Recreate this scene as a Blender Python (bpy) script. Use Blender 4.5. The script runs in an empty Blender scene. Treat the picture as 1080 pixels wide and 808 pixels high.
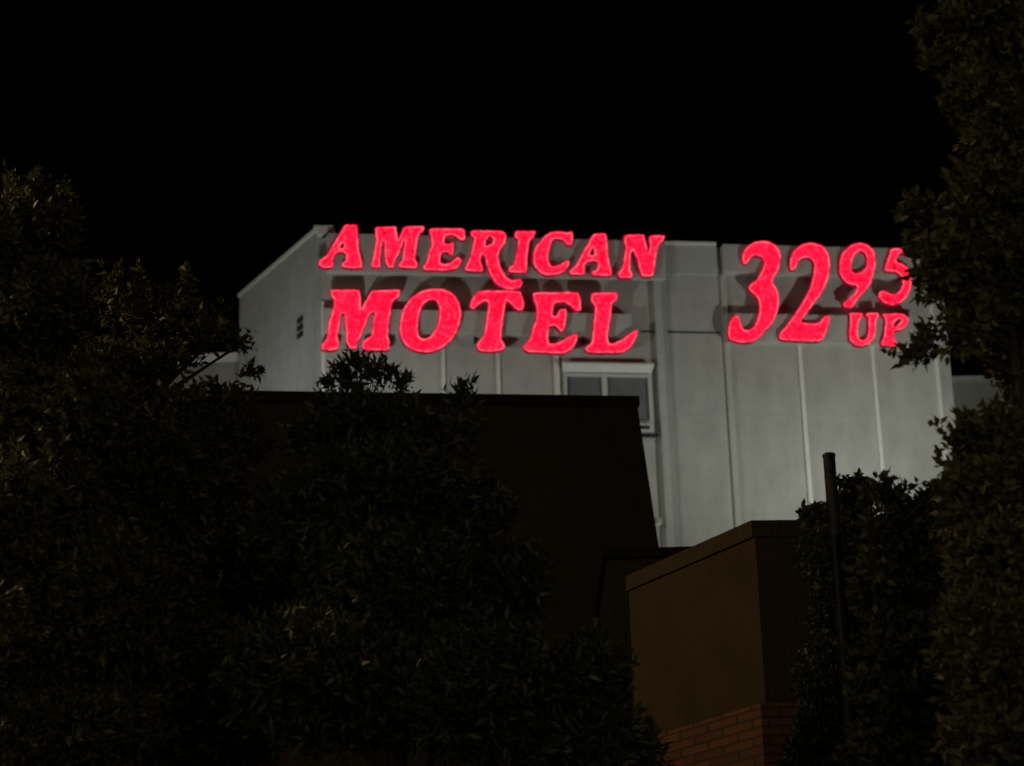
import bpy, bmesh, math, random
import numpy as np
from mathutils import Vector, Matrix
from mathutils.geometry import tessellate_polygon

# ------------------------------------------------------------------ camera
S = bpy.context.scene
COL = S.collection
W0, H0, FPX = 1080.0, 808.0, 2200.0
PITCH, ROLL = math.radians(18.0), math.radians(1.7)
EYE = Vector((0, 0, 1.6))
fwd = Vector((0, math.cos(PITCH), math.sin(PITCH)))
r0 = Vector((1, 0, 0)); u0 = Vector((0, -math.sin(PITCH), math.cos(PITCH)))
RT = r0 * math.cos(ROLL) - u0 * math.sin(ROLL)
UP = r0 * math.sin(ROLL) + u0 * math.cos(ROLL)
cd = bpy.data.cameras.new('camera'); cam = bpy.data.objects.new('camera', cd); COL.objects.link(cam)
M = Matrix.Identity(4)
for i in range(3):
    M[i][0], M[i][1], M[i][2], M[i][3] = RT[i], UP[i], -fwd[i], EYE[i]
cam.matrix_world = M
cd.sensor_width = 36; cd.lens = 36 * FPX / W0; cd.clip_end = 2000; cd.clip_start = 0.1
S.camera = cam
cd.dof.use_dof = True; cd.dof.focus_distance = 18.0; cd.dof.aperture_fstop = 1.9   # long exposure hand-held softness of a night phone shot

# ------------------------------------------------------------------ world, night
w = bpy.data.worlds.new('World'); S.world = w; w.use_nodes = True
nt = w.node_tree; bg = nt.nodes['Background']
sky = nt.nodes.new('ShaderNodeTexSky'); sky.sky_type = 'NISHITA'; sky.sun_disc = False
sky.sun_elevation = math.radians(-4); sky.sun_rotation = math.radians(200)
nt.links.new(sky.outputs[0], bg.inputs[0]); bg.inputs[1].default_value = 0.012
S.view_settings.view_transform = 'Standard'; S.view_settings.look = 'None'
S.view_settings.exposure = 0; S.view_settings.gamma = 1
S.render.engine = 'CYCLES'

# broad warm fill added from behind the viewer to lift the foliage
sl = bpy.data.lights.new('fill_glow', 'SUN'); sl.energy = 0.17; sl.angle = math.radians(25); sl.color = (1, .86, .62)
so = bpy.data.objects.new('fill_glow', sl); COL.objects.link(so)
so.rotation_euler = Vector((.62, .66, -.42)).to_track_quat('-Z', 'Y').to_euler()

# ------------------------------------------------------------------ measuring helpers
def ray(px, py):
    return (fwd * FPX + RT * (px - W0 / 2) + UP * (H0 / 2 - py)).normalized()
def at(px, py, Y):
    d = ray(px, py); return EYE + d * (Y / d.y)
def at_z(px, py, z):
    d = ray(px, py); return EYE + d * ((z - EYE.z) / d.z)

# ------------------------------------------------------------------ materials
def mat(name, col, rough=0.8, var=0.0, scale=3.0, metal=0.0, col2=None, bump=0.0, bscale=30.0, spec=0.3):
    m = bpy.data.materials.new(name); m.use_nodes = True
    n = m.node_tree.nodes; l = m.node_tree.links; b = n['Principled BSDF']
    b.inputs['Roughness'].default_value = rough; b.inputs['Metallic'].default_value = metal
    b.inputs['Specular IOR Level'].default_value = spec
    c = (*col, 1)
    b.inputs['Base Color'].default_value = c
    if var or col2:
        tc = n.new('ShaderNodeTexCoord')
        no = n.new('ShaderNodeTexNoise'); no.inputs['Scale'].default_value = scale; no.inputs['Detail'].default_value = 8
        no.inputs['Roughness'].default_value = 0.65
        l.new(tc.outputs['Object'], no.inputs['Vector'])
        r = n.new('ShaderNodeValToRGB'); r.color_ramp.elements[0].position = .3; r.color_ramp.elements[1].position = .7
        a = col2 if col2 else tuple(x * (1 - var) for x in col)
        r.color_ramp.elements[0].color = (*a, 1); r.color_ramp.elements[1].color = c
        l.new(no.outputs['Fac'], r.inputs[0]); l.new(r.outputs[0], b.inputs['Base Color'])
    if bump:
        tc = n.new('ShaderNodeTexCoord')
        no = n.new('ShaderNodeTexNoise'); no.inputs['Scale'].default_value = bscale; no.inputs['Detail'].default_value = 5
        l.new(tc.outputs['Object'], no.inputs['Vector'])
        bm = n.new('ShaderNodeBump'); bm.inputs['Strength'].default_value = bump; bm.inputs['Distance'].default_value = .02
        l.new(no.outputs['Fac'], bm.inputs['Height']); l.new(bm.outputs[0], b.inputs['Normal'])
    return m

def wall_mat(name, col):
    """painted stucco: blotches plus vertical rain streaks"""
    m = mat(name, col, .9, bump=.5, bscale=18)
    n = m.node_tree.nodes; l = m.node_tree.links; b = n['Principled BSDF']
    tc = n.new('ShaderNodeTexCoord')
    mp = n.new('ShaderNodeMapping'); mp.inputs['Scale'].default_value = (2.2, 2.2, .7)
    l.new(tc.outputs['Object'], mp.inputs[0])
    st = n.new('ShaderNodeTexNoise'); st.inputs['Scale'].default_value = 1.6; st.inputs['Detail'].default_value = 7
    l.new(mp.outputs[0], st.inputs['Vector'])
    bl = n.new('ShaderNodeTexNoise'); bl.inputs['Scale'].default_value = 1.7; bl.inputs['Detail'].default_value = 9
    bl.inputs['Roughness'].default_value = .7
    l.new(tc.outputs['Object'], bl.inputs['Vector'])
    ad = n.new('ShaderNodeMath'); ad.operation = 'ADD'
    l.new(st.outputs['Fac'], ad.inputs[0]); l.new(bl.outputs['Fac'], ad.inputs[1])
    r = n.new('ShaderNodeMapRange'); r.inputs[1].default_value = .7; r.inputs[2].default_value = 1.3
    r.inputs[3].default_value = .84; r.inputs[4].default_value = 1.07
    l.new(ad.outputs[0], r.inputs[0])
    mx = n.new('ShaderNodeVectorMath'); mx.operation = 'SCALE'; mx.inputs[0].default_value = col
    l.new(r.outputs[0], mx.inputs['Scale']); l.new(mx.outputs[0], b.inputs['Base Color'])
    return m

def emat(name, cols, strength, scale=5.0):
    """lit acrylic, uneven from the tubes behind it"""
    m = bpy.data.materials.new(name); m.use_nodes = True
    n = m.node_tree.nodes; l = m.node_tree.links; n.clear()
    o = n.new('ShaderNodeOutputMaterial'); e = n.new('ShaderNodeEmission'); e.inputs[1].default_value = strength
    tc = n.new('ShaderNodeTexCoord'); no = n.new('ShaderNodeTexNoise')
    no.inputs['Scale'].default_value = scale; no.inputs['Detail'].default_value = 4; no.inputs['Roughness'].default_value = .7
    l.new(tc.outputs['Object'], no.inputs['Vector'])
    r = n.new('ShaderNodeValToRGB'); els = r.color_ramp.elements
    while len(els) < len(cols): els.new(.5)
    for i, c in enumerate(cols):
        els[i].position = .36 + .28 * i / (len(cols) - 1); els[i].color = (*c, 1)
    l.new(no.outputs['Fac'], r.inputs[0]); l.new(r.outputs[0], e.inputs[0]); l.new(e.outputs[0], o.inputs[0])
    return m

def brick_mat():
    m = mat('brick', (.3, .13, .07), .9)
    n = m.node_tree.nodes; l = m.node_tree.links; b = n['Principled BSDF']
    tc = n.new('ShaderNodeTexCoord')
    sp = n.new('ShaderNodeSeparateXYZ'); l.new(tc.outputs['Object'], sp.inputs[0])
    ad = n.new('ShaderNodeMath'); l.new(sp.outputs['X'], ad.inputs[0]); l.new(sp.outputs['Y'], ad.inputs[1])
    cb = n.new('ShaderNodeCombineXYZ'); l.new(ad.outputs[0], cb.inputs['X']); l.new(sp.outputs['Z'], cb.inputs['Y'])
    br = n.new('ShaderNodeTexBrick'); br.inputs['Scale'].default_value = 1.0
    br.inputs['Brick Width'].default_value = .22; br.inputs['Row Height'].default_value = .075
    br.inputs['Mortar Size'].default_value = .009
    br.inputs['Color1'].default_value = (.17, .07, .035, 1); br.inputs['Color2'].default_value = (.11, .045, .027, 1)
    br.inputs['Mortar'].default_value = (.06, .04, .028, 1)
    l.new(cb.outputs[0], br.inputs['Vector']); l.new(br.outputs['Color'], b.inputs['Base Color'])
    bp = n.new('ShaderNodeBump'); bp.inputs['Strength'].default_value = .8; bp.inputs['Distance'].default_value = .01; bp.invert = True
    l.new(br.outputs['Fac'], bp.inputs['Height']); l.new(bp.outputs[0], b.inputs['Normal'])
    return m

def leaf_mat(name, c1, c2, c3):
    m = bpy.data.materials.new(name); m.use_nodes = True
    n = m.node_tree.nodes; l = m.node_tree.links; b = n['Principled BSDF']
    b.inputs['Roughness'].default_value = .5; b.inputs['Specular IOR Level'].default_value = .35
    g = n.new('ShaderNodeNewGeometry'); r = n.new('ShaderNodeValToRGB'); els = r.color_ramp.elements
    els[0].color = (*c1, 1); els[1].color = (*c3, 1); e = els.new(.6); e.color = (*c2, 1)
    l.new(g.outputs['Random Per Island'], r.inputs[0]); l.new(r.outputs[0], b.inputs['Base Color'])
    tr = n.new('ShaderNodeBsdfTranslucent'); l.new(r.outputs[0], tr.inputs[0])
    mx = n.new('ShaderNodeMixShader'); mx.inputs[0].default_value = .25
    l.new(b.outputs[0], mx.inputs[1]); l.new(tr.outputs[0], mx.inputs[2])
    l.new(mx.outputs[0], n['Material Output'].inputs[0])
    return m

MT = dict(
    stucco=wall_mat('grey_stucco', (.47, .47, .445)),
    trim=mat('trim_paint', (.80, .80, .77), .7, var=.12, scale=6),
    sidewall=wall_mat('side_stucco', (.46, .47, .47)),
    raceway=mat('raceway_paint', (.55, .56, .53), .6, var=.15, scale=2.5),
    fascia=mat('fascia_paint', (.52, .53, .50), .7, var=.15, scale=2.0),
    frame=mat('window_frame', (.62, .62, .62), .5, var=.08, scale=10),
    pane=mat('window_glass', (.2, .2, .215), .18, var=.3, scale=1.5, spec=.6),
    ac=mat('conditioner_metal', (.62, .62, .6), .5, var=.2, scale=12),
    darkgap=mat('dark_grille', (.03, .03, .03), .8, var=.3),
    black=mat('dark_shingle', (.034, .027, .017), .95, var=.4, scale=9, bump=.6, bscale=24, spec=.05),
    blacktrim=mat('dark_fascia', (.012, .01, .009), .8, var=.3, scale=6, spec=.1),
    panel=mat('render_panel', (.068, .045, .018), .9, var=.35, scale=2.2, bump=.4, bscale=40),
    coping=mat('coping_stone', (.066, .047, .024), .85, var=.35, scale=7, bump=.3),
    brick=brick_mat(),
    roof=mat('roof_gravel', (.08, .08, .075), .95, var=.3, scale=20),
    steel=mat('painted_steel', (.045, .042, .035), .55, var=.4, scale=9, metal=.3),
    bark=mat('bark', (.045, .035, .025), .95, var=.5, scale=14, bump=.8, bscale=30),
    wing=wall_mat('wing_stucco', (.36, .355, .33)),
    asphalt=mat('asphalt', (.05, .05, .05), .9, var=.3, scale=12, bump=.4, bscale=90),
    grass=mat('lawn_ground', (.05, .06, .025), .95, var=.5, scale=3),
    face=emat('letter_face', [(.5, .002, .016), (1.5, .006, .05), (1.9, .012, .07), (2.0, .05, .12)], 1.0, 11.0),
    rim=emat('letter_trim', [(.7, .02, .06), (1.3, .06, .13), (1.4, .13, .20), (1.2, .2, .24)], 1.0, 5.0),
    ret_fringe=emat('letter_return_fringe', [(.16, 0, .01), (.45, 0, .03)], .9, 4.0),  # dark red glow standing in for the halo round each letter
    leafw=leaf_mat('leaf_warm', (.06, .075, .022), (.095, .095, .032), (.13, .115, .05)),
    leafd=leaf_mat('leaf_dark', (.035, .05, .018), (.06, .07, .028), (.10, .10, .05)),
    lens=emat('lamp_lens', [(1, .9, .75), (1, .93, .8)], 2.0),
    lensw=emat('street_lamp_lens', [(1, .6, .25), (1, .65, .3)], 2.0),
)

# ------------------------------------------------------------------ object helpers
def tag(o, label=None, cat=None, group=None, kind=None):
    if label: o['label'] = label
    if cat: o['category'] = cat
    if group: o['group'] = group
    if kind: o['kind'] = kind
    return o
def empty(name, loc, label, cat, group=None):
    o = bpy.data.objects.new(name, None); COL.objects.link(o); o.location = loc
    return tag(o, label, cat, group)
def link(name, me, m, parent=None):
    """mesh data is in world coordinates; keeps it so under a translated or turned root"""
    o = bpy.data.objects.new(name, me); COL.objects.link(o)
    if m is not None and not me.materials: me.materials.append(m)
    if parent is not None:
        o.parent = parent
        root = parent
        off = Vector((0, 0, 0))
        while root is not None:
            off += Vector(root.location); root = root.parent
        me.transform(Matrix.Translation(-off))
    return o

class MB:
    def __init__(s): s.v = []; s.f = []
    def box(s, o, ax, ay, az):
        """box from corner o along three edge vectors"""
        i = len(s.v)
        for k in range(8):
            s.v.append(o + ax * (k & 1) + ay * ((k >> 1) & 1) + az * ((k >> 2) & 1))
        q = [(0, 1, 3, 2), (4, 6, 7, 5), (0, 4, 5, 1), (2, 3, 7, 6), (0, 2, 6, 4), (1, 5, 7, 3)]
        s.f += [tuple(i + a for a in t) for t in q]
        return s
    def prism(s, pts, z0, z1, shrink=0, centre=None):
        i = len(s.v); n = len(pts)
        for p in pts: s.v.append(Vector((p[0], p[1], z0)))
        for p in pts:
            q = Vector((p[0], p[1], z1))
            if shrink: q.x += (centre[0] - p[0]) * shrink; q.y += (centre[1] - p[1]) * shrink
            s.v.append(q)
        s.f.append(tuple(i + k for k in reversed(range(n)))); s.f.append(tuple(i + n + k for k in range(n)))
        for k in range(n): s.f.append((i + k, i + (k + 1) % n, i + n + (k + 1) % n, i + n + k))
        return s
    def tube(s, pts, rad, n=8, cap=True):
        i0 = len(s.v)
        for k, p in enumerate(pts):
            a = pts[max(k - 1, 0)]; b = pts[min(k + 1, len(pts) - 1)]
            t = (b - a).normalized()
            x = t.cross(Vector((.31, .2, .93))); x = x.normalized() if x.length > 1e-4 else Vector((1, 0, 0)); y = t.cross(x)
            r = rad[k] if hasattr(rad, '__len__') else rad
            for j in range(n):
                an = 2 * math.pi * j / n
                s.v.append(p + x * (math.cos(an) * r) + y * (math.sin(an) * r))
        for k in range(len(pts) - 1):
            for j in range(n):
                s.f.append((i0 + k * n + j, i0 + k * n + (j + 1) % n, i0 + (k + 1) * n + (j + 1) % n, i0 + (k + 1) * n + j))
        if cap:
            s.f.append(tuple(i0 + j for j in reversed(range(n))))
            e = i0 + (len(pts) - 1) * n; s.f.append(tuple(e + j for j in range(n)))
        return s
    def build(s, name, m, parent=None, bevel=0, smooth=False):
        me = bpy.data.meshes.new(name); me.from_pydata([tuple(p) for p in s.v], [], s.f)
        bm = bmesh.new(); bm.from_mesh(me); bmesh.ops.recalc_face_normals(bm, faces=bm.faces)
        if bevel: bmesh.ops.bevel(bm, geom=bm.edges[:], offset=bevel, segments=2, affect='EDGES', profile=.5)
        bm.to_mesh(me); bm.free()
        if smooth: me.polygons.foreach_set('use_smooth', [True] * len(me.polygons))
        return link(name, me, m, parent)

Z = Vector((0, 0, 1))

# ------------------------------------------------------------------ ground
g = MB(); g.box(Vector((-600, -600, -.5)), Vector((1200, 0, 0)), Vector((0, 1200, 0)), Vector((0, 0, .5)))
tag(g.build('ground', MT['grass']), kind='structure')
g = MB(); g.box(Vector((-60, -8, .004)), Vector((120, 0, 0)), Vector((0, 14.5, 0)), Vector((0, 0, .012)))
tag(g.build('road', MT['asphalt']), kind='structure')
g = MB(); g.box(Vector((-60, 6.51, .004)), Vector((120, 0, 0)), Vector((0, 2.4, 0)), Vector((0, 0, .13)))
tag(g.build('pavement', MT['coping'], bevel=.015), kind='structure')

# ------------------------------------------------------------------ motel block
YC = 46.0
C0 = at(338, 246, YC); ZT = C0.z                         # nearest upper corner
Rp = at_z(990, 262, ZT)                                   # far end of the same roof line
FX = Vector((Rp.x - C0.x, Rp.y - C0.y, 0)); FLEN = FX.length; FX.normalize()
FN = Vector((FX.y, -FX.x, 0))                             # facing out
FC = Vector((C0.x, C0.y, 0))
def fac(px, py, wv=0.0):
    """point of the facade (or of a plane wv metres in front) -> (u, z)"""
    d = ray(px, py); o = FC + FN * wv
    t = (o - EYE).dot(FN) / d.dot(FN); p = EYE + d * t
    return ((p - FC).dot(FX), p.z)
def F3(u, z, wv): return FC + FX * u + FN * wv + Z * z
def fbox(mb, u0, u1, z0, z1, w0, w1):
    mb.box(F3(u0, z0, w0), FX * (u1 - u0), FN * (w1 - w0), Z * (z1 - z0))
def fpix(mb, x0, y0, x1, y1, w0, w1):
    """a box on the facade whose front spans these measured corners"""
    ua, za = fac(x0, y0, w1); ub, zb = fac(x1, y1, w1)
    um, zm = fac((x0 + x1) / 2, y0, w1); _, zn = fac((x0 + x1) / 2, y1, w1)
    fbox(mb, ua, ub, zn, zm, w0, w1)
    return ua, ub, zn, zm

side_far = at_z(256, 316, ZT)
SD = Vector((side_far.x - C0.x, side_far.y - C0.y, 0)); SLEN = min(SD.length, 30); SD.normalize()
SN = Vector((SD.y, -SD.x, 0))
if SN.dot(Vector((-1, -1, 0))) < 0: SN = -SN
motel = empty('motel_building', FC, 'tall grey stucco motel block with ribbed upper wall lit from below', 'building')
UE = FLEN
zc = fac(720, 251)[1]
BK = Vector((-FX.y, FX.x, 0))
back0 = FC + SD * SLEN; back1 = FC + FX * UE + BK * 16
pts = [FC, FC + FX * UE, back1, back0]
b = MB().prism([(p.x, p.y) for p in pts], 0, ZT - .12); b.build('wall', MT['stucco'], motel)
# side wall skin in a slightly cooler grey, coping on top
b = MB().box(FC + SN * .003 + SD * .02, SD * (SLEN - .02), SN * .08, Z * (ZT + .05)); b.build('side_wall', MT['sidewall'], motel)
b = MB().box(FC + Z * (ZT + .05) - SD * .05, SD * (SLEN + .1), SN * .12, Z * .10)
b.box(FC + Z * (ZT + .05) - SD * .05 , SD * (SLEN + .1), -SN * .35, Z * .10); b.build('coping', MT['trim'], motel)
b = MB(); o = len(b.v)
for wv in (.01, .14):
    for (u, z) in ((-.16, ZT + .14), (.30, ZT + .15), (.02, ZT - .10), (-.05, ZT - .10)): b.v.append(F3(u, z, wv))
b.f += [(0, 1, 2, 3), (7, 6, 5, 4), (0, 4, 5, 1), (1, 5, 6, 2), (2, 6, 7, 3), (3, 7, 4, 0)]
b.build('parapet_end', MT['trim'], motel)
# roof deck
p4 = [(p.x, p.y) for p in pts]
MB().prism([((x - FC.x) * .96 + FC.x + .3, (y - FC.y) * .96 + FC.y + .5) for x, y in p4], ZT - .119, ZT - .09).build('roof', MT['roof'], motel)
# continuous fascia band at the top of the front
b = MB(); uN, zb = fac(700, 288, .10); ue, _ = fac(757, 288, .10)
fbox(b, .12, ue, zb, ZT - .11, .004, .10); b.build('fascia', MT['fascia'], motel)
b = MB(); ua, _ = fac(700, 250, .14); fbox(b, ua, ue, ZT - .108, ZT - .03, -.2, .14); b.build('coping', MT['trim'], motel, bevel=.01)
# horizontal control joints (dark recess strips proud of nothing: thin shadow beads)
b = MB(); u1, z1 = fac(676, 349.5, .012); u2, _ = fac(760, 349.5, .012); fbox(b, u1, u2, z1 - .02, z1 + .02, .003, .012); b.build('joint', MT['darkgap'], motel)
b = MB(); u1, z1 = fac(700, 437, .01); fbox(b, u1, UE - .1, z1 - .012, z1 + .012, .003, .010); b.build('joint', MT['fascia'], motel)
# vertical battens
for x, y, wd in ((341, 395, 4), (404, 395, 3), (468, 395, 4), (526, 395, 4), (587.5, 395, 6), (767, 370, 5), (843.5, 370, 5), (920, 370, 4.5), (989.5, 400, 4.5)):
    u, _ = fac(x, y, .05); hw = wd * .5 * YC / FPX
    b = MB(); fbox(b, u - hw, u + hw, .3, zb + .02 - .9 * (x < 700) - 1.2 * (x > 760 and x < 980), .004, .055)
    b.build('batten', MT['trim'], motel, bevel=.008)
u, _ = fac(696, 330, .10)
b = MB(); fbox(b, u - .12, u + .05, .3, zb - .003, .004, .14); fbox(b, u + .05, u + .17, .3, zb - .003, .004, .07); b.build('pilaster', MT['fascia'], motel, bevel=.008)
u, _ = fac(764, 330, .10)
b = MB(); fbox(b, u - .04, u + .10, .3, zb - .003, .004, .07); b.build('pilaster', MT['fascia'], motel, bevel=.008)
# drain stub low on the wall
b = MB(); u, z = fac(690, 556, .1); b.tube([F3(u, z + .02, .0), F3(u, z + .02, .12), F3(u + .14, z + .08, .12), F3(u + .16, z + .22, .12)], .035, 8); b.build('drain_pipe', MT['trim'], motel, smooth=True)
# dark wall vent on the side
for k, yy in enumerate((338, 346, 354)):
    dd = ray(320, yy); o = FC + SN * .085; t = (o - EYE).dot(SN) / dd.dot(SN); p = EYE + dd * t
    MB().box(p, SD * .3, SN * .05, Z * .12).build('vent', MT['darkgap'], motel, bevel=.01)

# window with hood, sill and room air conditioner
win = MB(); ua, ub, z0, z1 = fpix(win, 595, 395, 689, 447, .004, .03)
wf = MB(); t = .07
fbox(wf, ua, ub, z1 - t, z1, .004, .10); fbox(wf, ua, ub, z0, z0 + t, .004, .10)
fbox(wf, ua, ua + .05, z0 + t, z1 - t, .004, .098); fbox(wf, ub - .08, ub, z0 + t, z1 - t, .004, .098)
um = fac(638, 410, .08)[0]; fbox(wf, um - .06, um + .06, z0 + t, z1 - t, .004, .09)
window = wf.build('window', MT['frame'], motel, bevel=.008)
b = MB(); fbox(b, ua + .05, ub - .08, z0 + t, z1 - t, .005, .03); b.build('pane', MT['pane'], window)
b = MB(); o = len(b.v)                                     # sloping hood over the window
for (u, z, wv) in ((ua - .02, z1 + .07, .004), (ub + .02, z1 + .07, .004), (ub + .07, z1 + .24, .20), (ua - .07, z1 + .24, .20),
                   (ua, z1 + .01, .004), (ub, z1 + .01, .004), (ub + .06, z1 + .20, .21), (ua - .06, z1 + .20, .21)):
    b.v.append(F3(u, z, wv))
b.f += [(0, 1, 2, 3), (7, 6, 5, 4), (3, 2, 6, 7), (0, 3, 7, 4), (1, 5, 6, 2), (0, 4, 5, 1)]
b.build('hood', MT['trim'], window)
b = MB(); u1, z1b = fac(672, 446.5, .2); u2, z2b = fac(689.5, 456, .2); fbox(b, u1, u2, z2b, z1b, .004, .25); ac = b.build('air_conditioner', MT['ac'], window, bevel=.015)
b = MB(); fbox(b, u1 + .05, u2 - .10, z2b + .06, z1b - .07, .25, .256); b.build('grille', MT['darkgap'], ac)
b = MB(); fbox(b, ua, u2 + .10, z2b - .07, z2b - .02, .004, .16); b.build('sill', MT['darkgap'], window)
# ribbed panel under window
b = MB(); fbox(b, ua + .2, u2 + .05, 9.0, z2b - .12, .004, .03); b.build('infill_panel', MT['stucco'], motel)

# ------------------------------------------------------------------ signs
def cha(p, k, r=.25):
    for _ in range(k):
        q = []
        for i in range(len(p)):
            a, b_ = p[i], p[(i + 1) % len(p)]
            q += [((1 - r) * a[0] + r * b_[0], (1 - r) * a[1] + r * b_[1]), (r * a[0] + (1 - r) * b_[0], r * a[1] + (1 - r) * b_[1])]
        p = q
    return p
def area(p): return .5 * sum(p[i][0] * p[(i + 1) % len(p)][1] - p[(i + 1) % len(p)][0] * p[i][1] for i in range(len(p)))
def offs(p, d):
    """offset outward (p counter-clockwise), mitre limited"""
    n = len(p); out = []
    for i in range(n):
        a, c, e = p[i - 1], p[i], p[(i + 1) % n]
        d1 = (c[0] - a[0], c[1] - a[1]); d2 = (e[0] - c[0], e[1] - c[1])
        l1 = math.hypot(*d1) or 1; l2 = math.hypot(*d2) or 1
        nx = d1[1] / l1 + d2[1] / l2; ny = -d1[0] / l1 - d2[0] / l2; l = math.hypot(nx, ny) or 1
        k = min(2 / l, 1.5) if l > .2 else 1
        out.append((c[0] + nx / l * d * k * .8, c[1] + ny / l * d * k * .8))
    return out
W1 = .38; WB = .262
lrng = random.Random(3)
def rough(p, step=.055, j=.004):
    """hand-cut edge: even steps with small errors"""
    out = []
    for i in range(len(p)):
        a, c = p[i], p[(i + 1) % len(p)]; L = math.hypot(c[0] - a[0], c[1] - a[1]); n = max(1, round(L / step))
        for k in range(n):
            t = k / n; out.append((a[0] + (c[0] - a[0]) * t + lrng.gauss(0, j), a[1] + (c[1] - a[1]) * t + lrng.gauss(0, j)))
    return out
def letter(parent, ox, oy, s, outer, holes=(), k=2):
    loops = []
    for j, lp in enumerate([outer] + list(holes)):
        q = [fac(ox + x / s, oy + y / s, W1) for x, y in lp]
        q = rough(cha(q, k, .11 if k == 1 else .20))
        if (area(q) < 0) == (j == 0): q.reverse()
        loops.append(q)
    fin = [offs(q, -.034) for q in loops]
    allp = [p for q in fin for p in q]
    tris = tessellate_polygon([[Vector((p[0], p[1], 0)) for p in q] for q in fin])
    me = bpy.data.meshes.new('letter'); me.from_pydata([tuple(F3(p[0], p[1], W1)) for p in allp], [], [tuple(t_) for t_ in tris])
    bm = bmesh.new(); bm.from_mesh(me); bmesh.ops.recalc_face_normals(bm, faces=bm.faces)
    ft = link('letter', me, MT['face'], parent); bm.free()
    me = bpy.data.meshes.new('back_plate'); me.from_pydata([tuple(F3(p[0], p[1], WB + .004)) for p in allp], [], [tuple(t_) for t_ in tris])
    link('back_plate', me, MT['darkgap'], ft)
    # rounded trim cap along the edge, and the return behind it, glowing as a painted red fringe
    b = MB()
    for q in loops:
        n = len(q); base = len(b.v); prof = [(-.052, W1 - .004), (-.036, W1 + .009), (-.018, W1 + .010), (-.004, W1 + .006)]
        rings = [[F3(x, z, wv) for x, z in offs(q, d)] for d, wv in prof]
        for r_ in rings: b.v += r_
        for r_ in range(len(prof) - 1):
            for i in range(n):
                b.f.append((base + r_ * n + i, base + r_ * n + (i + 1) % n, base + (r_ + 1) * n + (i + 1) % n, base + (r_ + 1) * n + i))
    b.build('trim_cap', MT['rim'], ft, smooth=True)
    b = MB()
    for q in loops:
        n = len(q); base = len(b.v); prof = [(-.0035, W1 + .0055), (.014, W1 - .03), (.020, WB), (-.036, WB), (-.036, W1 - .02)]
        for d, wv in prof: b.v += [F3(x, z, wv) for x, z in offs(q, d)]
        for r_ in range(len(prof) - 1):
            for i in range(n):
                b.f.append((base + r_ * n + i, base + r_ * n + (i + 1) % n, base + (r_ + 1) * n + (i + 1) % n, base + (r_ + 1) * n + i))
    b.build('return', MT['ret_fringe'], ft)
    return ft

sg = empty('motel_sign', FC + Z * 17, 'glowing red letters reading AMERICAN MOTEL on two grey raceways', 'sign')
a, s = (330, 230), 13.47
letter(sg, 330, 230, s, [(450,100),(625,95),(640,200),(648,400),(670,540),(700,620),(705,700),(560,712),(410,690),(420,640),(470,600),(480,530),(440,490),(380,480),(330,500),(290,560),(290,640),(280,700),(150,705),(80,660),(95,610),(200,530),(260,420),(330,310),(400,190)], [[(430,345),(455,400),(425,430),(380,425),(385,385)]], 1)
letter(sg, 385, 230, s, [(150,130),(440,120),(455,220),(470,320),(555,120),(840,120),(830,180),(765,220),(705,580),(745,640),(730,715),(480,700),(480,650),(530,610),(545,480),(570,310),(540,330),(500,470),(430,600),(400,715),(330,700),(290,620),(280,500),(275,340),(255,320),(235,400),(215,600),(215,700),(90,700),(95,640),(110,590),(160,330),(150,220)], (), 1)
letter(sg, 440, 230, s, [(170,150),(660,150),(680,210),(680,310),(600,310),(560,260),(480,235),(400,255),(375,350),(430,370),(500,350),(520,360),(515,470),(500,530),(465,530),(430,480),(360,490),(330,540),(325,640),(400,660),(480,630),(570,550),(640,600),(600,670),(545,720),(440,745),(90,735),(90,680),(140,620),(165,480),(210,400),(195,260)], (), 1)
letter(sg, 485, 235, 10.77, [(125,90),(450,90),(510,110),(530,160),(505,240),(450,310),(435,380),(450,470),(480,550),(540,630),(600,660),(680,630),(715,680),(680,740),(600,760),(500,745),(420,700),(350,600),(310,500),(290,400),(245,350),(235,440),(260,510),(260,560),(60,545),(65,500),(100,440),(140,300),(165,180),(130,150)], [[(330,150),(385,185),(370,240),(290,270),(295,200)]], 1)
letter(sg, 530, 235, 10.8, [(150,95),(380,95),(355,165),(310,190),(280,400),(275,490),(285,570),(70,560),(80,510),(130,470),(150,400),(175,260),(185,190),(140,170)], (), 1)
letter(sg, 530, 235, 10.8, [(420,230),(480,150),(560,105),(660,100),(730,115),(795,95),(800,180),(790,260),(740,260),(700,200),(630,180),(570,190),(545,260),(520,350),(520,430),(545,490),(600,500),(660,480),(710,440),(760,430),(760,480),(710,550),(620,595),(520,600),(430,570),(370,510),(350,440),(355,340),(380,270)], (), 2)
letter(sg, 590, 235, 9.39, [(345,110),(460,105),(475,200),(480,300),(500,430),(520,480),(515,525),(320,520),(320,490),(375,460),(385,400),(350,375),(290,385),(245,420),(250,470),(250,515),(110,510),(100,480),(170,420),(220,310),(280,220),(310,150)], [[(330,240),(352,300),(335,328),(292,318)]], 1)
letter(sg, 590, 235, 9.39, [(645,120),(840,120),(850,180),(885,310),(900,210),(890,170),(900,130),(1045,125),(1030,170),(985,210),(960,300),(945,430),(930,520),(880,535),(820,530),(790,450),(770,350),(730,270),(705,300),(700,470),(725,510),(715,545),(590,545),(580,505),(625,440),(650,300),(655,240),(640,170)], (), 1)
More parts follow.
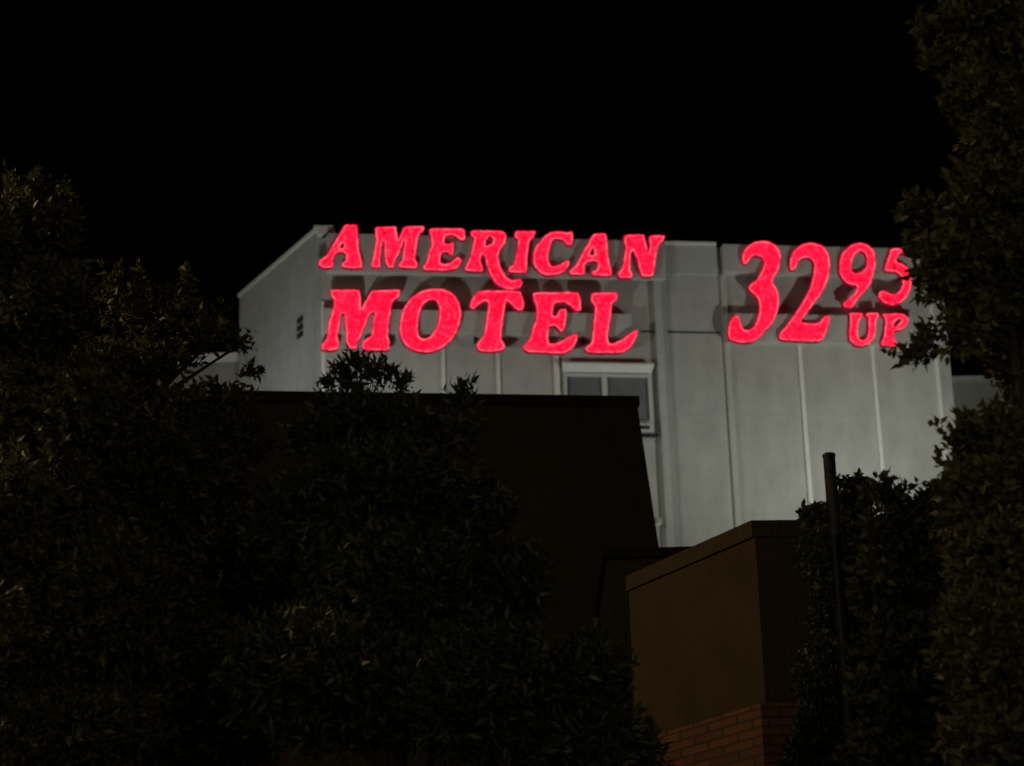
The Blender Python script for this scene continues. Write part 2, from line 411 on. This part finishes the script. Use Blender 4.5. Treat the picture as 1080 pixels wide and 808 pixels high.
letter(sg, 335, 295, 9.51, [(130,105),(420,100),(430,200),(435,300),(480,220),(540,110),(830,100),(815,170),(755,210),(735,300),(700,560),(720,620),(715,710),(470,710),(440,670),(455,620),(540,560),(550,450),(575,330),(530,330),(480,450),(420,600),(380,690),(330,690),(285,630),(285,520),(270,340),(235,340),(215,500),(195,560),(215,640),(200,700),(130,710),(40,700),(45,650),(90,600),(110,450),(160,280),(165,200),(135,160)], (), 1)
letter(sg, 415, 295, 9.51, [(380,95),(500,95),(600,140),(660,230),(680,340),(660,470),(600,590),(500,680),(380,730),(260,725),(140,680),(80,600),(60,500),(75,370),(110,270),(180,180),(280,115)], [[(370,195),(430,210),(460,270),(465,350),(445,450),(400,540),(340,595),(270,590),(245,540),(245,430),(260,320),(300,240)]], 2)
letter(sg, 485, 295, 9.51, [(200,110),(600,110),(630,170),(645,250),(635,300),(590,310),(540,270),(490,220),(460,210),(440,350),(420,500),(410,600),(450,650),(445,700),(330,725),(200,715),(165,670),(190,620),(240,570),(270,400),(290,230),(250,210),(190,245),(140,300),(95,280),(110,220),(150,150)], (), 2)
letter(sg, 545, 295, 9.5, [(160,130),(610,125),(640,200),(645,300),(590,315),(545,260),(480,225),(400,225),(370,245),(355,360),(400,365),(430,300),(490,290),(500,340),(480,500),(445,525),(410,480),(380,460),(330,465),(310,560),(320,640),(400,640),(480,600),(560,550),(610,550),(600,620),(550,700),(470,740),(250,730),(110,725),(65,690),(80,650),(140,590),(165,470),(200,390),(200,270),(170,200)], (), 1)
letter(sg, 600, 295, 9.5, [(225,135),(490,130),(480,200),(430,240),(415,400),(385,560),(400,640),(450,640),(540,600),(630,530),(690,500),(680,570),(620,680),(540,730),(330,735),(190,730),(160,690),(230,630),(250,450),(265,260),(225,220)], (), 1)
b = MB(); ub0, zb0 = fac(345, 289, .17); ub1, zb1 = fac(699, 249, .17)
zl0 = fac(345, 249, .17)[1]
fbox(b, ub0, ub1, fac(520, 290, .27)[1], fac(520, 250, .27)[1], .104, .27); b.build('raceway', MT['raceway'], sg, bevel=.006)
b = MB(); fpix(b, 341, 328, 667, 352.5, .004, .26); b.build('raceway', MT['raceway'], sg, bevel=.006)

for u in (1.2, 3.6, 6.2):
    z = fac(500, 353, .1)[1]
    b = MB(); fbox(b, u, u + .05, z - .22, z + .05, .056, .10); fbox(b, u, u + .05, z - .04, z + .012, .10, .24); b.build('bracket', MT['steel'], sg)
ps = empty('price_sign', FC + FX * 9 + Z * 17, 'glowing red price numerals 32 95 above small word UP', 'sign')
letter(ps, 760, 245, 6.457, [(150,200),(150,140),(180,100),(240,65),(300,58),(360,75),(400,120),(410,180),(395,260),(345,330),(385,390),(400,450),(390,540),(360,610),(310,670),(230,745),(150,755),(60,735),(50,690),(60,620),(85,570),(125,570),(135,620),(155,665),(195,670),(235,640),(260,570),(270,500),(250,440),(190,390),(200,360),(250,320),(285,260),(300,210),(280,165),(240,155),(205,170),(185,210),(160,220)], (), 2).name = 'numeral'
letter(ps, 810, 245, 6.465, [(150,250),(150,180),(180,120),(240,80),(300,70),(370,90),(415,150),(425,230),(410,320),(370,410),(310,490),(250,570),(215,620),(350,625),(385,570),(425,570),(415,640),(370,740),(300,745),(80,735),(75,700),(150,610),(230,490),(280,400),(310,310),(320,220),(290,175),(240,170),(205,200),(190,240),(165,265)], (), 2).name = 'numeral'
letter(ps, 875, 245, 8.98, [(90,290),(120,200),(180,135),(260,100),(340,110),(400,150),(430,220),(440,300),(410,400),(395,480),(330,570),(250,650),(220,715),(140,715),(125,670),(170,640),(230,590),(265,530),(250,500),(190,495),(130,460),(95,380)], [[(290,170),(340,200),(355,260),(350,330),(310,370),(250,400),(205,370),(205,290),(235,210)]], 2).name = 'numeral'
letter(ps, 915, 250, 9.5, [(235,115),(330,115),(470,100),(455,170),(400,175),(330,150),(300,190),(280,250),(350,270),(420,320),(445,400),(435,520),(370,640),(260,690),(160,660),(110,600),(120,550),(160,535),(200,555),(260,580),(320,550),(355,480),(355,420),(320,370),(270,345),(170,345),(180,290),(210,200)], (), 2).name = 'numeral'
letter(ps, 885, 320, 12.7, [(135,130),(320,130),(300,190),(260,260),(250,400),(265,470),(310,500),(370,470),(395,380),(400,200),(360,160),(365,130),(535,130),(530,175),(500,220),(490,400),(460,480),(400,540),(310,575),(220,560),(150,500),(130,420),(150,280),(150,180)], (), 1)
letter(ps, 885, 320, 12.7, [(570,145),(830,135),(880,160),(930,220),(910,290),(850,350),(780,360),(735,380),(740,470),(780,540),(770,585),(560,560),(570,520),(600,440),(620,300),(620,200)], [[(810,200),(840,225),(770,310),(725,300),(745,240)]], 1)
b = MB(); ua_, _ = fac(763, 270, .27); fbox(b, ua_, UE - .05, fac(870, 289, .27)[1], fac(870, 260, .27)[1], .004, .27); b.build('raceway', MT['raceway'], ps, bevel=.006)
b = MB(); fpix(b, 766, 332, 965, 361.5, .004, .26); b.build('raceway', MT['raceway'], ps, bevel=.006)

# ------------------------------------------------------------------ lower wings of the motel
b = MB(); A = at(1000, 398, YC + 5); B = at(1180, 398, YC + 5)
wr = empty('low_building', Vector((A.x, A.y, 0)), 'dim grey flat-roofed wing right of the motel block behind the tree', 'building')
b.box(Vector((A.x - 3.5, A.y, 0)), Vector((B.x - A.x + 4, 0, 0)), Vector((0, 8, 0)), Z * (A.z - .12)); b.build('wall', MT['wing'], wr)
b = MB().box(Vector((A.x - 3.5, A.y - .08, A.z - .119)), Vector((B.x - A.x + 4, 0, 0)), Vector((0, 8.1, 0)), Z * .12); b.build('coping', MT['fascia'], wr)
YW = side_far.y + .6; A = at(-120, 384, YW); B = at(263, 384, YW)
wl = empty('low_building', Vector((A.x, A.y, 0)), 'pale flat-roofed wing left of the motel seen through foliage', 'building')
b = MB().box(Vector((A.x, A.y, 0)), Vector((B.x - A.x, 0, 0)), Vector((0, 8, 0)), Z * (A.z - .25)); b.build('wall', MT['wing'], wl)
b = MB().box(Vector((A.x, A.y - .1, A.z - .249)), Vector((B.x - A.x, 0, 0)), Vector((0, 8.2, 0)), Z * .25); b.build('coping', MT['trim'], wl)

# ------------------------------------------------------------------ dark building with battered shingle wall
YB = 27.0
TL = at(-60, 409, YB); TR = at_z(672, 419, TL.z)
blk = empty('dark_building', Vector((TR.x, TR.y, 0)), 'black windowless building with flat roofline in front of the motel', 'building')
dx = Vector((TR.x - TL.x, TR.y - TL.y, 0)); LN = dx.length; dx.normalize(); dn = Vector((dx.y, -dx.x, 0))
d_ = ray(694, 580); br = EYE + d_ * ((TR - EYE).dot(dn) / d_.dot(dn))
bat = (Vector((br.x, br.y, 0)) - Vector((TR.x, TR.y, 0))).dot(dx) / (TR.z - br.z)   # batter of the end wall
Zt = TR.z
bot = [TL - dn * 0, TR + dx * bat * Zt, TR + dx * bat * Zt - dn * 8, TL - dn * 8]
top = [TL, TR, TR - dn * 8, TL - dn * 8]
b = MB()
for p in bot: b.v.append(Vector((p.x, p.y, 0)) + (dn * .6 if p in bot[:2] else Vector()))
for p in top: b.v.append(Vector((p.x, p.y, Zt - .14)))
b.f += [(3, 2, 1, 0), (4, 5, 6, 7), (0, 1, 5, 4), (1, 2, 6, 5), (2, 3, 7, 6), (3, 0, 4, 7)]
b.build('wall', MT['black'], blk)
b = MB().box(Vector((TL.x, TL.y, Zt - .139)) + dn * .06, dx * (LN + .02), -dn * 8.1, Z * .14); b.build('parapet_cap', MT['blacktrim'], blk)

# ------------------------------------------------------------------ brick building at lower right
YK = 17.0
K = at(795, 549, YK); KL = at_z(700, 591, K.z); KR = at_z(850, 548.5, K.z)
kl = Vector((KL.x - K.x, KL.y - K.y, 0)).normalized(); kr = Vector((KR.x - K.x, KR.y - K.y, 0)).normalized()
kb = empty('brick_building', Vector((K.x, K.y, 0)), 'low corner building with plain upper panel over brown brick courses', 'building')
Kg = Vector((K.x, K.y, 0)); d_ = ray(664, 640); kn = Vector((kl.y, -kl.x, 0)); pe = EYE + d_ * ((K - EYE).dot(kn) / d_.dot(kn)); LL = (pe - K).dot(kl); print('LL', LL); LR = 7.0
foot = [Kg, Kg + kr * LR, Kg + kr * LR + kl * LL, Kg + kl * LL]
cen = (foot[0] + foot[2]) / 2
def ring(sc):  # footprint grown by sc metres
    return [(p.x + (p - cen).normalized().x * sc, p.y + (p - cen).normalized().y * sc) for p in foot]
zk = at(802, 740, YK - .1).z; zt = K.z
MB().prism(ring(.05), 0, zk - .002).build('brick_wall', MT['brick'], kb)
MB().prism(ring(0), zk, zt - .141).build('wall_panel', MT['panel'], kb)
MB().prism(ring(.025), zt - .14, zt).build('coping', MT['coping'], kb)
c_ = at(895, 503, YK + .6); c2 = at(917, 503, YK + .6)
MB().box(Vector((c_.x, c_.y, zt + .002)), Vector((c2.x - c_.x, 0, 0)), Vector((0, .4, 0)), Z * (c_.z - zt)).build('chimney', MT['brick'], kb, bevel=.01)
# lower roof behind it, ending level at the dark wall
A = at(640, 580, 23.0); B = at(760, 579, 23.0)
rb = empty('flat_roof_shed', Vector((A.x, A.y, 0)), 'dark low flat roof between the black building and brick corner', 'building')
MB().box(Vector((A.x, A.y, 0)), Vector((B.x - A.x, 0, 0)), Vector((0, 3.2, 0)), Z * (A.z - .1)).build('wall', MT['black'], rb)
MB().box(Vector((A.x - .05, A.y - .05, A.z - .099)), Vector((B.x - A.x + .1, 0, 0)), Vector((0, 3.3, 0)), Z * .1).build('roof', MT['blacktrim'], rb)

# ------------------------------------------------------------------ pole
P = at(874, 478, 14.0)
pl = empty('utility_pole', Vector((P.x, P.y, 0)), 'dark round metal pole standing before the brick building', 'pole')
MB().tube([Vector((P.x, P.y, 0)), Vector((P.x, P.y, P.z - .03))], [.055, .042], 16).build('shaft', MT['steel'], pl, smooth=False)
MB().tube([Vector((P.x, P.y, P.z - .029)), Vector((P.x, P.y, P.z - .008)), Vector((P.x, P.y, P.z))], [.046, .046, .03], 16).build('cap', MT['steel'], pl)
MB().tube([Vector((P.x, P.y, 0)), Vector((P.x, P.y, .05))], [.12, .12], 16).build('base_flange', MT['steel'], pl)

# ------------------------------------------------------------------ trees
rng = np.random.default_rng(7)
def rnd_unit(n):
    v = rng.normal(size=(n, 3)); return v / np.linalg.norm(v, axis=1, keepdims=True)
def leaves_mesh(P0, D, L, Wd):
    """P0 base points, D unit directions, L lengths: pointed folded leaves"""
    n = len(P0); side = np.cross(D, rnd_unit(n)); side /= np.linalg.norm(side, axis=1, keepdims=True) + 1e-9
    up = np.cross(side, D); droop = rng.uniform(-.25, .05, n)[:, None]
    mid = P0 + D * (L * .45)[:, None] + up * (L * .10)[:, None]
    tip = P0 + D * L[:, None] + up * (L[:, None] * droop)
    hw = (Wd * .5)[:, None]
    V = np.stack([P0, mid - side * hw, tip, mid + side * hw, mid - up * hw * .35], 1)   # 5 verts
    F = np.array([[0, 1, 4], [1, 2, 4], [2, 3, 4], [3, 0, 4]])
    F = (F[None] + (np.arange(n) * 5)[:, None, None]).reshape(-1, 3)
    V = V.reshape(-1, 3)
    me = bpy.data.meshes.new('crown'); me.vertices.add(len(V)); me.vertices.foreach_set('co', V.astype(np.float32).ravel())
    me.loops.add(len(F) * 3); me.loops.foreach_set('vertex_index', F.astype(np.int32).ravel())
    me.polygons.add(len(F)); me.polygons.foreach_set('loop_start', np.arange(0, len(F) * 3, 3, dtype=np.int32))
    me.polygons.foreach_set('loop_total', np.full(len(F), 3, dtype=np.int32))
    me.update(calc_edges=True); return me

def tree(name, label, Y, root_px, clumps, leaf, ratio, twigs, m, per=8, trunk_r=.13, spread=.16, tips=(), group=None):
    """clumps: (px, py, rx, ry, dY) measured, turned into ellipsoids at real distance"""
    base = at(root_px[0], root_px[1], Y); base.z = 0
    root = empty(name, base, label, 'tree', group)
    E = []
    for (px, py, rx, ry, dY) in clumps:
        c = at(px, py, Y + dY); k = (Y + dY) / FPX
        sh_ = spread * .75
        ax, ay = max(rx * k - sh_, rx * k * .35), max(ry * k - sh_, ry * k * .35)
        E.append((np.array(c), np.array((ax, (ax + ay) * .5, ay))))
    vol = np.array([e[1].prod() ** .72 for e in E]); share = vol / vol.sum()
    B0, TD, TL = [], [], []
    for (c, r), sh in zip(E, share):
        n = max(int(twigs * sh), 12)
        u = rnd_unit(n); rr = rng.uniform(.05, 1, n) ** .42 * (1 + rng.normal(0, .05, n))
        # lumpy surface: sub-lobes push twigs in and out
        lobes = rnd_unit(7); am = (np.clip(u @ lobes.T, 0, 1) ** 6).max(1)
        rr = rr * (.82 + .28 * am)
        p = c + u * r * rr[:, None]
        d = u * .7 + rnd_unit(n) * .45 + np.array([0, 0, .45]); d /= np.linalg.norm(d, axis=1, keepdims=True)
        B0.append(p); TD.append(d); TL.append(rng.uniform(.6, 1.3, n) * spread)
    for (px, py, dY, ln) in tips:                      # long leading shoots of the outline
        c = np.array(at(px, py, Y + dY)); n = 8
        B0.append(c + rng.normal(0, .03, (n, 3))); d = np.array([0, 0, 1.]) + rnd_unit(n) * .55
        TD.append(d / np.linalg.norm(d, axis=1, keepdims=True)); TL.append(np.full(n, ln))
    B0 = np.concatenate(B0); TD = np.concatenate(TD); TL = np.concatenate(TL); n = len(B0)
    t = np.tile(np.linspace(.25, 1.0, per), (n, 1)) + rng.normal(0, .05, (n, per))
    pos = B0[:, None] + TD[:, None] * (TL[:, None] * t)[..., None]
    rnd = rnd_unit(n * per).reshape(n, per, 3)
    ld = TD[:, None] * .55 + rnd * .85 + np.array([0, 0, .08]); ld /= np.linalg.norm(ld, axis=2, keepdims=True)
    L = rng.uniform(.6, 1.25, (n, per)) * leaf
    me = leaves_mesh(pos.reshape(-1, 3), ld.reshape(-1, 3), L.ravel(), (L * ratio).ravel())
    link('crown', me, m, root)
    # trunk, limbs and twigs
    cc = np.mean([e[0] for e in E], 0); fork = Vector((base.x * .7 + cc[0] * .3, base.y * .8 + cc[1] * .2, max(1.8, cc[2] * .45)))
    tr = MB().tube([base, Vector((base.x + .03, base.y, fork.z * .5)), fork], [trunk_r * 1.25, trunk_r, trunk_r * .8], 12)
    tk = tr.build('trunk', MT['bark'], root, smooth=True)
    lb = MB()
    for (c, r) in E:
        e = Vector(c); mid = Vector((base.x * .8 + e.x * .2 + rng.normal(0, .06), base.y * .8 + e.y * .2, fork.z + (e.z - fork.z) * .92))
        lb.tube([fork, mid, e, e + Vector((0, 0, r[2] * .3))], [trunk_r * .32, trunk_r * .2, trunk_r * .09, trunk_r * .04], 6)
    cs = np.array([e[0] for e in E])
    for i in range(0, n, 3):
        p = Vector(B0[i]); q = p + Vector(TD[i]) * TL[i]
        j = int(np.argmin(((cs - B0[i]) ** 2).sum(1))); c = Vector(cs[j])
        lb.tube([p.lerp(c, .35), p, q], [.006, .004, .0015], 3, cap=False)
    lb.build('branches', MT['bark'], root)
    return root

tree('leafy_tree', 'tallest leafy tree at left edge with warm lit top', 13.5, (-20, 700),
     [(20, 240, 42, 48, 0), (45, 225, 28, 26, -.2), (60, 260, 26, 40, .1), (-20, 300, 70, 90, 0), (50, 330, 60, 60, -.2), (30, 440, 85, 80, .2),
      (90, 440, 60, 60, -.2), (30, 560, 110, 90, 0), (10, 690, 120, 110, .1), (110, 640, 70, 90, -.2), (70, 780, 110, 70, 0)],
     .075, .42, 9500, MT['leafw'], tips=((16, 205, 0, .16), (62, 212, 0, .16), (38, 205, 0, .14), (76, 240, 0, .14)))
tree('leafy_tree', 'middle-left leafy tree with three rounded tops beside the motel', 14.2, (150, 800),
     [(120, 325, 34, 28, 0), (150, 330, 30, 30, .2), (195, 345, 36, 38, 0), (226, 358, 28, 22, -.1), (105, 405, 62, 50, .1), (246, 368, 10, 10, .1),
      (185, 455, 75, 50, 0), (235, 462, 50, 56, .2), (218, 436, 40, 30, .1), (160, 385, 40, 30, 0), (186, 380, 34, 30, .1), (170, 520, 110, 80, 0), (240, 600, 100, 90, .1), (150, 650, 110, 100, 0), (220, 740, 130, 90, -.1)],
     .075, .42, 9500, MT['leafw'], tips=((118, 305, 0, .12), (152, 306, 0, .15), (196, 312, 0, .14), (228, 345, 0, .14), (176, 325, 0, .13), (262, 398, 0, .06)))
tree('leafy_tree', 'centre dark tree whose pointed shoots reach up to the letters', 13.0, (400, 820),
     [(378, 450, 44, 34, 0), (335, 462, 40, 34, .1), (425, 462, 46, 38, .1), (484, 466, 28, 36, 0), (400, 520, 90, 60, 0), (500, 545, 50, 50, .1),
      (330, 560, 70, 70, .1), (420, 620, 110, 80, 0), (540, 620, 55, 50, 0), (350, 720, 120, 90, 0), (500, 730, 110, 90, -.1), (610, 730, 60, 60, 0), (620, 800, 90, 60, 0)],
     .085, .33, 9000, MT['leafd'], tips=((366, 405, 0, .13), (388, 400, 0, .15), (354, 412, 0, .10), (408, 408, 0, .12), (376, 395, .1, .12), (420, 415, 0, .08), (398, 405, .1, .13), (370, 415, 0, .12), (484, 428, 0, .15), (490, 432, 0, .13)))
tree('leafy_tree', 'tall right-hand tree overlapping the end of the price numerals', 11.5, (1160, 820),
     [(1030, 28, 50, 36, 0), (1060, 60, 60, 60, .1), (1025, 100, 36, 30, -.1), (1060, 150, 50, 60, 0), (1040, 205, 46, 30, 0), (1010, 235, 40, 26, -.1),
      (1000, 272, 38, 32, -.15), (982, 298, 18, 14, -.1), (1050, 290, 60, 60, .1), (996, 314, 30, 22, 0), (1035, 340, 46, 28, 0), (1112, 400, 44, 50, .1), (1180, 520, 90, 260, .5), (1000, 362, 20, 10, -.1),  # tall clump beyond the right edge added to shade the brick corner
      (1062, 472, 60, 40, 0), (1010, 470, 34, 24, 0), (1050, 530, 70, 60, 0), (1060, 600, 60, 60, -.2), (1050, 690, 70, 80, -.3), (1070, 790, 80, 60, -.3), (1100, 250, 80, 260, .3)],
     .075, .5, 19000, MT['leafw'], tips=((972, 38, 0, .10), (985, 70, 0, .1), (1000, 112, 0, .1), (960, 232, 0, .1), (965, 270, 0, .1), (972, 376, 0, .10), (978, 368, 0, .10), (962, 386, 0, .08)))
tree('leafy_tree', 'lower right bushy tree beneath the tall tree by the pole', 12.6, (1000, 830),
     [(958, 566, 34, 20, 0), (930, 556, 20, 14, .1), (980, 585, 50, 34, 0), (1010, 560, 50, 50, 0), (950, 620, 50, 50, 0), (1020, 650, 80, 70, 0), (960, 710, 60, 70, -.1), (1040, 760, 90, 70, 0), (960, 800, 70, 50, 0)],
     .072, .5, 9000, MT['leafw'], tips=((930, 530, 0, .12), (945, 534, 0, .10), (958, 540, 0, .11), (980, 545, 0, .1), (920, 528, 0, .12), (938, 540, 0, .1)))
tree('ivy_tree', 'small dense dark tree just behind the round pole', 15.2, (890, 830),
     [(905, 518, 13, 16, 0), (893, 516, 12, 14, 0), (908, 545, 12, 30, 0), (890, 550, 28, 30, 0), (862, 548, 20, 18, 0), (880, 590, 40, 40, 0), (890, 650, 42, 50, 0), (880, 720, 44, 60, -.1), (880, 800, 50, 60, -.1)],
     .05, .6, 8000, MT['leafd'], spread=.07, trunk_r=.08)

# ------------------------------------------------------------------ floodlights that light the front
def flood(pos, target, watt, col, name, label, ground, ang=130, group='floodlights aimed at the motel front', rad=.05):
    r = empty(name, Vector((pos.x, pos.y, ground)), label, 'floodlight', group)
    MB().tube([Vector((pos.x, pos.y, ground)), pos - Z * .12], .05 if pos.z - ground < 3 else .09, 10).build('post', MT['steel'], r)
    d = (target - pos).normalized(); x = d.cross(Z).normalized(); y = x.cross(d)
    MB().box(pos - x * .2 - y * .14 - d * .14, x * .4, y * .28, d * .12).build('housing', MT['steel'], r, bevel=.02)
    MB().box(pos - x * .17 - y * .11 - d * .018, x * .34, y * .22, d * .008).build('lens', MT['lens'], r)
    ld = bpy.data.lights.new('flood_lamp', 'SPOT'); ld.energy = watt; ld.color = col; ld.spot_size = math.radians(ang); ld.spot_blend = .9
    ld.shadow_soft_size = rad
    lo = bpy.data.objects.new('flood_lamp', ld); COL.objects.link(lo); lo.parent = r
    lo.location = pos + d * .03 - r.location
    lo.rotation_euler = d.to_track_quat('-Z', 'Y').to_euler()
def fl_pos(px, py, out):
    u, z = fac(px, py, out); return F3(u, z, out)
A = fl_pos(316, 515, 5.0); B = fl_pos(1070, 560, 6.2); G = fl_pos(860, 800, 9.0)
flood(A, F3(4.6, 18.6, 0), 600, (.95, 1, .91), 'floodlight', 'floodlight on post behind the black building roof', Zt if A.y < TL.y + 8 else 0, 125)
flood(B, F3(10.6, 18.8, 0), 960, (.97, 1, .90), 'floodlight', 'floodlight on tall post behind the right-hand trees', 0, 110)
flood(G, F3(9.8, 12.5, 0), 110, (.97, 1, .90), 'floodlight', 'added fill floodlight near the ground behind the brick corner building', 0, 64)  # weak fill added to even out the lower front wall
Hh = at(140, 455, 45.4)
flood(Hh, at(290, 350, 48), 120, (.97, 1, .96), 'floodlight', 'added floodlight turned to the side wall of the motel', 0, 100)  # extra lamp added to brighten the side wall

# ------------------------------------------------------------------ street lamps out of view, the right one added as fill
def street_lamp(x, y, h, dirv, watt, col, label):
    r = empty('street_lamp', (x, y, 0), label, 'street lamp', 'street lamps along the road')
    MB().tube([Vector((x, y, 0)), Vector((x, y, h * .6)), Vector((x, y, h)), Vector((x, y, h)) + dirv * .5 + Z * .25, Vector((x, y, h + .3)) + dirv * 1.4],
              [.10, .08, .06, .045, .04], 12).build('pole', MT['steel'], r, smooth=True)
    e = Vector((x, y, h + .3)) + dirv * 1.6
    sd = dirv.cross(Z)
    MB().box(e - dirv * .3 - sd * .14 - Z * .02, dirv * .6, sd * .28, Z * .12).build('lamp_head', MT['steel'], r, bevel=.03)
    MB().box(e - dirv * .22 - sd * .1 - Z * .034, dirv * .44, sd * .2, Z * .01).build('lens', MT['lensw'], r)
    ld = bpy.data.lights.new('street_lamp_bulb', 'SPOT'); ld.energy = watt; ld.color = col; ld.spot_size = math.radians(165); ld.spot_blend = .5
    ld.shadow_soft_size = .12
    lo = bpy.data.objects.new('street_lamp_bulb', ld); COL.objects.link(lo); lo.parent = r
    lo.location = e - Z * .06 - Vector((x, y, 0)); lo.rotation_euler = (dirv * .75 - Z * .65).to_track_quat('-Z', 'Y').to_euler()
street_lamp(-11.0, 14.2, 9.6, Vector((1, .1, 0)).normalized(), 1500, (1, .72, .36), 'street lamp with warm light left of the trees')
street_lamp(4.6, -4.5, 5.4, Vector((-.05, 1, 0)).normalized(), 780, (1, .80, .50), 'added lamp with warm fill light right of the viewer')  # unseen lamp added to light the right-hand tree
